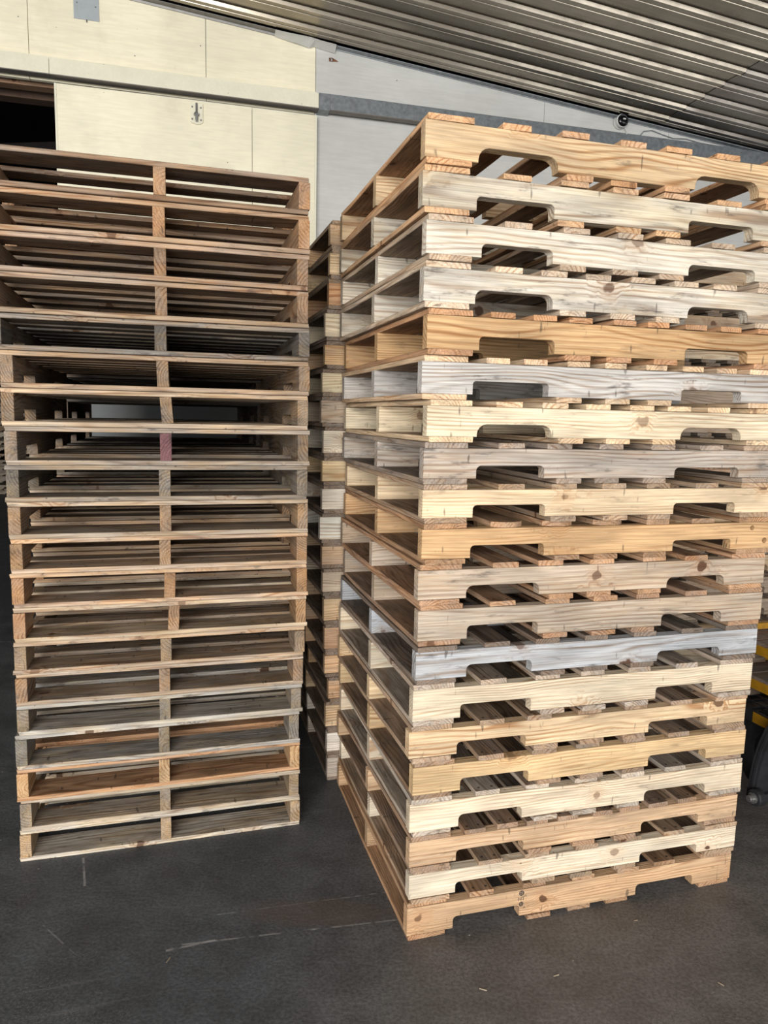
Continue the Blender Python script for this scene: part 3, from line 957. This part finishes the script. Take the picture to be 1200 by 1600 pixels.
stamp(STAMPED, -L / 2 + .393, .006, 1)
# framed mark on the stringer glimpsed through a notch
fr = MB()
fx, fz = L / 2 - .76, .028
for a0, a1, b0, b1 in ((-.03, .03, .0085, .0095), (-.03, .03, -.0095, -.0085), (-.03, -.029, -.0095, .0095), (.029, .03, -.0095, .0095)):
    fr.box(fx + a0, fx + a1, -ST / 2 - .0004, -ST / 2 - .0002, fz + b0, fz + b1)
for i in range(9):
    fr.box(fx - .025 + i * .0055, fx - .0215 + i * .0055, -ST / 2 - .0004, -ST / 2 - .0002, fz - .002, fz + (.004 if i % 3 else .001))
fr.build('stamp_mark', M['ink'], FSTAMP)

# ------------------------------------------------------------------ fittings on the back wall
pl = link('wall_plate', None, None, Wp(-0.687, WALL_N, 4.495), (0, 0, WY))
tag(pl, 'grey painted square metal plate high on the cream wall', 'plate')
MB().box(-.086, .086, -.007, 0, -.07, .107).build('plate', M['plate'], pl)
MB().box(-.086, .086, -.008, 0, .108, .128).build('raw_wood_edge', WOOD, pl, col=lin((150, 110, 75)) + (.2,))
for a, b in ((-.063, .038), (.063, .025)):
    MB().lathe([(0, -.005), (.004, -.005), (.0065, 0)], 'Y', 10, (a, -.006, b)).build('screw_head', M['steel'], pl)
MB().tube([(0, -.004, -.068), (.001, -.012, -.078), (.0, -.014, -.088)], .004, 6).build('hook', M['steel'], pl)

sc_ = link('security_camera', None, None, Wp(3.66, WALL_N, 4.224), (0, 0, WY))
tag(sc_, 'small round black and white camera on the grey wall near the roof', 'camera')
MB().lathe([(0, 0), (.060, 0), (.060, -.012), (.054, -.020), (0, -.020)], 'Y', 28).build('mount', M['white_plastic'], sc_, True)
MB().lathe([(0, -.018), (.050, -.018), (.056, -.030), (.056, -.052), (.052, -.058), (0, -.058)], 'Y', 28).build('body', M['white_plastic'], sc_, True)
MB().lathe([(0, -.0585), (.050, -.0585), (.051, -.064), (.044, -.074), (.025, -.081), (0, -.083)], 'Y', 28).build('lens', M['lens'], sc_, True)
MB().box(-.013, .013, -.0855, -.080, -.002, .010).build('lens_mark', M['white_plastic'], sc_)
MB().tube([(.045, -.013, -.035), (.066, -.015, -.066), (.072, -.015, -.095), (.088, -.015, -.125)], .006, 6).build('cable', M['white_plastic'], sc_)
wire = MB().tube([Wp(3.83, WALL_N - .012, 4.10), Wp(3.90, WALL_N - .015, 4.176), Wp(3.98, WALL_N - .015, 4.192), Wp(4.08, WALL_N - .014, 4.171), Wp(4.2, WALL_N - .014, 4.15),
                  Wp(4.33, WALL_N - .014, 4.16), Wp(4.48, WALL_N - .014, 4.141), Wp(4.65, WALL_N - .014, 4.135)], .004, 6)
tag(wire.build('loose_wire', M['galv']), 'thin loose wire trailing along the grey wall under the roof', 'wire')
hk = link('wall_hook', None, None, Wp(1.099, WALL_N, 4.397), (0, 0, WY))
tag(hk, 'rusty torn hook and stain on the grey wall by the cream edge', 'hook')
MB().tube([(0, 0, 0), (0, -.015, .002), (.003, -.022, -.006), (.004, -.02, -.016)], .0055, 6).build('hook', M['steel'], hk)
MB().prism([(-.015, .012), (.01, .016), (.05, 0), (.06, -.008), (.02, -.012), (-.012, -.014)], -.003, 0).build('torn_wood', WOOD, hk, col=lin((150, 95, 55)) + (0.1,))

# ------------------------------------------------------------------ platform truck with yellow-edged trays, past the right-hand stack
PB = Vector((1.60, 3.30))
EY = SY
def eframe(dz=0.0):
    return (PB.x, PB.y, dz)
TL, TD = 1.0, 0.86     # along the wall direction, towards the viewer
trk = link('platform_truck', None, None, eframe(), (0, 0, EY))
tag(trk, 'black platform truck with hazard-striped mesh deck beside the right-hand stack', 'truck')
dk = MB()
for i in range(13):
    dk.box(.012 + i * TL / 13, .018 + i * TL / 13, -TD + .01, -.01, .372, .378)
for i in range(11):
    dk.box(.01, TL - .01, -TD + .012 + i * TD / 11, -TD + .018 + i * TD / 11, .366, .372)
dk.build('mesh_deck', M['black_metal'], trk)
MB().box(.02, TL - .02, -TD + .02, -.02, .340, .3655).build('deck_plate', M['black_metal'], trk)
fr = MB().box(0, .012, -TD, 0, .325, .38)
fr.box(TL - .012, TL, -TD, 0, .325, .38).box(.012, TL - .012, -.012, 0, .325, .415).box(.012, TL - .012, -TD, -TD + .012, .325, .38)
fr.build('deck_frame', M['black_metal'], trk)
for a, b in ((.03, .11), (.19, .46), (.53, .72)):
    MB().box(-.003, 0, -b, -a, .33, .376).build('hazard_stripe', M['yellow'], trk)
for a, b in ((.02, .115), (.16, .5), (.56, .9)):
    MB().box(a, b, -.0155, -.0125, .384, .412).build('hazard_stripe', M['yellow'], trk)
def wheel(cx, cy):
    m = MB().lathe([(.10, -.045), (.175, -.05), (.19, -.035), (.193, 0), (.19, .035), (.175, .05), (.10, .045)], 'X', 40, (cx, cy, .1935), True)
    tyre = m.build('tyre', M['rubber'], trk, True)
    hub = MB().lathe([(0, -.03), (.05, -.035), (.06, -.02), (.105, -.02), (.105, .02), (.06, .02), (.05, .035), (0, .03)], 'X', 28, (cx, cy, .1935))
    hub.build('wheel_hub', M['black_metal'], trk)
for cx, cy in ((.08, -.25), (.88, -.25), (.08, -.66), (.88, -.66)):
    wheel(cx, cy)
# curved steel guard with its bolted foot, at the near wheel
arc = [(-.232, .075), (-.236, .14), (-.247, .22), (-.266, .30), (-.295, .38), (-.335, .445), (-.39, .50), (-.46, .54), (-.55, .56)]
def strip(x0, x1, th, mat, name, off=0.0):
    m = MB()
    pts = []
    for i_, (a, b) in enumerate(arc):
        a0, b0 = arc[max(i_ - 1, 0)]
        a1, b1 = arc[min(i_ + 1, len(arc) - 1)]
        t_ = Vector((a1 - a0, b1 - b0)).normalized()
        nn = Vector((t_.y, -t_.x))
        p = Vector((a - .07, b)) + nn * off
        pts.append((p, p - nn * th))
    for (p, q_), (p2, q2) in zip(pts, pts[1:]):
        m.hexa([(x0, p.x, p.y), (x1, p.x, p.y), (x1, q_.x, q_.y), (x0, q_.x, q_.y),
                (x0, p2.x, p2.y), (x1, p2.x, p2.y), (x1, q2.x, q2.y), (x0, q2.x, q2.y)])
    return m.build(name, mat, trk)
strip(-.105, -.035, .045, M['guard'], 'wheel_guard')
strip(-.110, -.1052, .012, M['guard'], 'guard_ridge', -.020)
MB().prism([(-.105, .055), (-.035, .055), (-.035, .09), (-.105, .09)], -.37, -.298).build('guard_foot', M['guard'], trk)
pv = MB().lathe([(0, -.018), (.034, -.018), (.036, -.012), (.036, .012), (0, .012)], 'X', 16, (-.118, -.372, .085))
pv.build('guard_pivot', M['guard'], trk)
bo = MB().lathe([(0, -.040), (.013, -.040), (.0145, -.034), (.0145, -.022), (.023, -.022), (.023, -.014), (0, -.014)], 'X', 12, (-.124, -.372, .085))
bo.build('bolt', M['steel'], trk)
MB().box(.0, TL, -.50, -.44, .22, .325).build('axle_beam', M['black_metal'], trk)

def tray(z0, k, label):
    t = link('yellow_edged_tray', None, None, (PB.x + .01 * k, PB.y, z0), (0, 0, EY + .012 * k))
    tag(t, label, 'pallet', 'yellow-edged trays on the truck')
    for x0, x1, y0, y1, za, zb in ((0, .02, -TD, 0, .062, .104), (TL - .02, TL, -TD, 0, .062, .104), (.02, TL - .02, -.02, 0, .125, .152), (.02, TL - .02, -TD, -TD + .02, .062, .104)):
        MB().box(x0, x1, y0, y1, za, zb).build('yellow_beam', M['yellow'], t)
    for x in (.06, .5, .94):
        for y in (-.06, -.43, -.80):
            MB().box(x - .05, x + .05, y - .045, y + .045, 0, .062).build('block', WOOD, t, col=lin((120, 96, 72)) + (.5,))
    for i in range(6):
        x0 = -TD + .003 + i * TD / 6
        MB().box(-.5, .5, -.0075, .0075, -.064, .064).build('deck_board', WOOD, t, loc=(.5, x0 + .068, .112), rot=(math.pi / 2, 0, 0), col=lin((132 + 6 * (i % 3), 108, 82)) + (.6,))
    for x in (.03, .97):
        MB().box(x - .02, x + .02, -.04, -.001, .1197, .125).build('block', WOOD, t, col=lin((120, 96, 72)) + (.5,))
    return t
tray(.4155, 0, 'lower yellow-edged tray on the black truck past the right-hand stack')
tray(.5685, 1, 'upper yellow-edged tray on the black truck past the right-hand stack')

# ------------------------------------------------------------------ splinters on the floor
SPL = [(-.14, 1.72, .03, .6, 'pale curl of splinter on the floor below the left stack'),
       (.315, 1.93, .022, -.4, 'short pale splinter on the floor near the bottom edge, right of centre'),
       (.54, 1.99, .018, .3, 'tiny pale splinter on the floor right of the bottom edge centre'),
       (.86, 2.24, .014, .2, 'tiny splinter on the floor in front of the right stack'),
       (1.02, 1.97, .018, -.9, 'thin splinter on the floor near the lower right corner'),
       (-.62, 2.02, .02, 1.3, 'whitish splinter on the floor in front of the left stack')]
for x, y, l, a, lab in SPL:
    m = MB().hexa([(-l / 2, -.0012, 0), (l / 2, -.0005, 0), (l / 2, .0007, 0), (-l / 2, .0014, 0),
                   (-l / 2, -.001, .002), (l / 2, -.0005, .0035), (l / 2, .0005, .0035), (-l / 2, .001, .002)])
    o = m.build('wood_splinter', WOOD, loc=(x, y, .0003), rot=(0, 0, a), col=lin((170, 150, 120)) + (.3,))
    tag(o, lab, 'splinter', 'splinters on the floor')
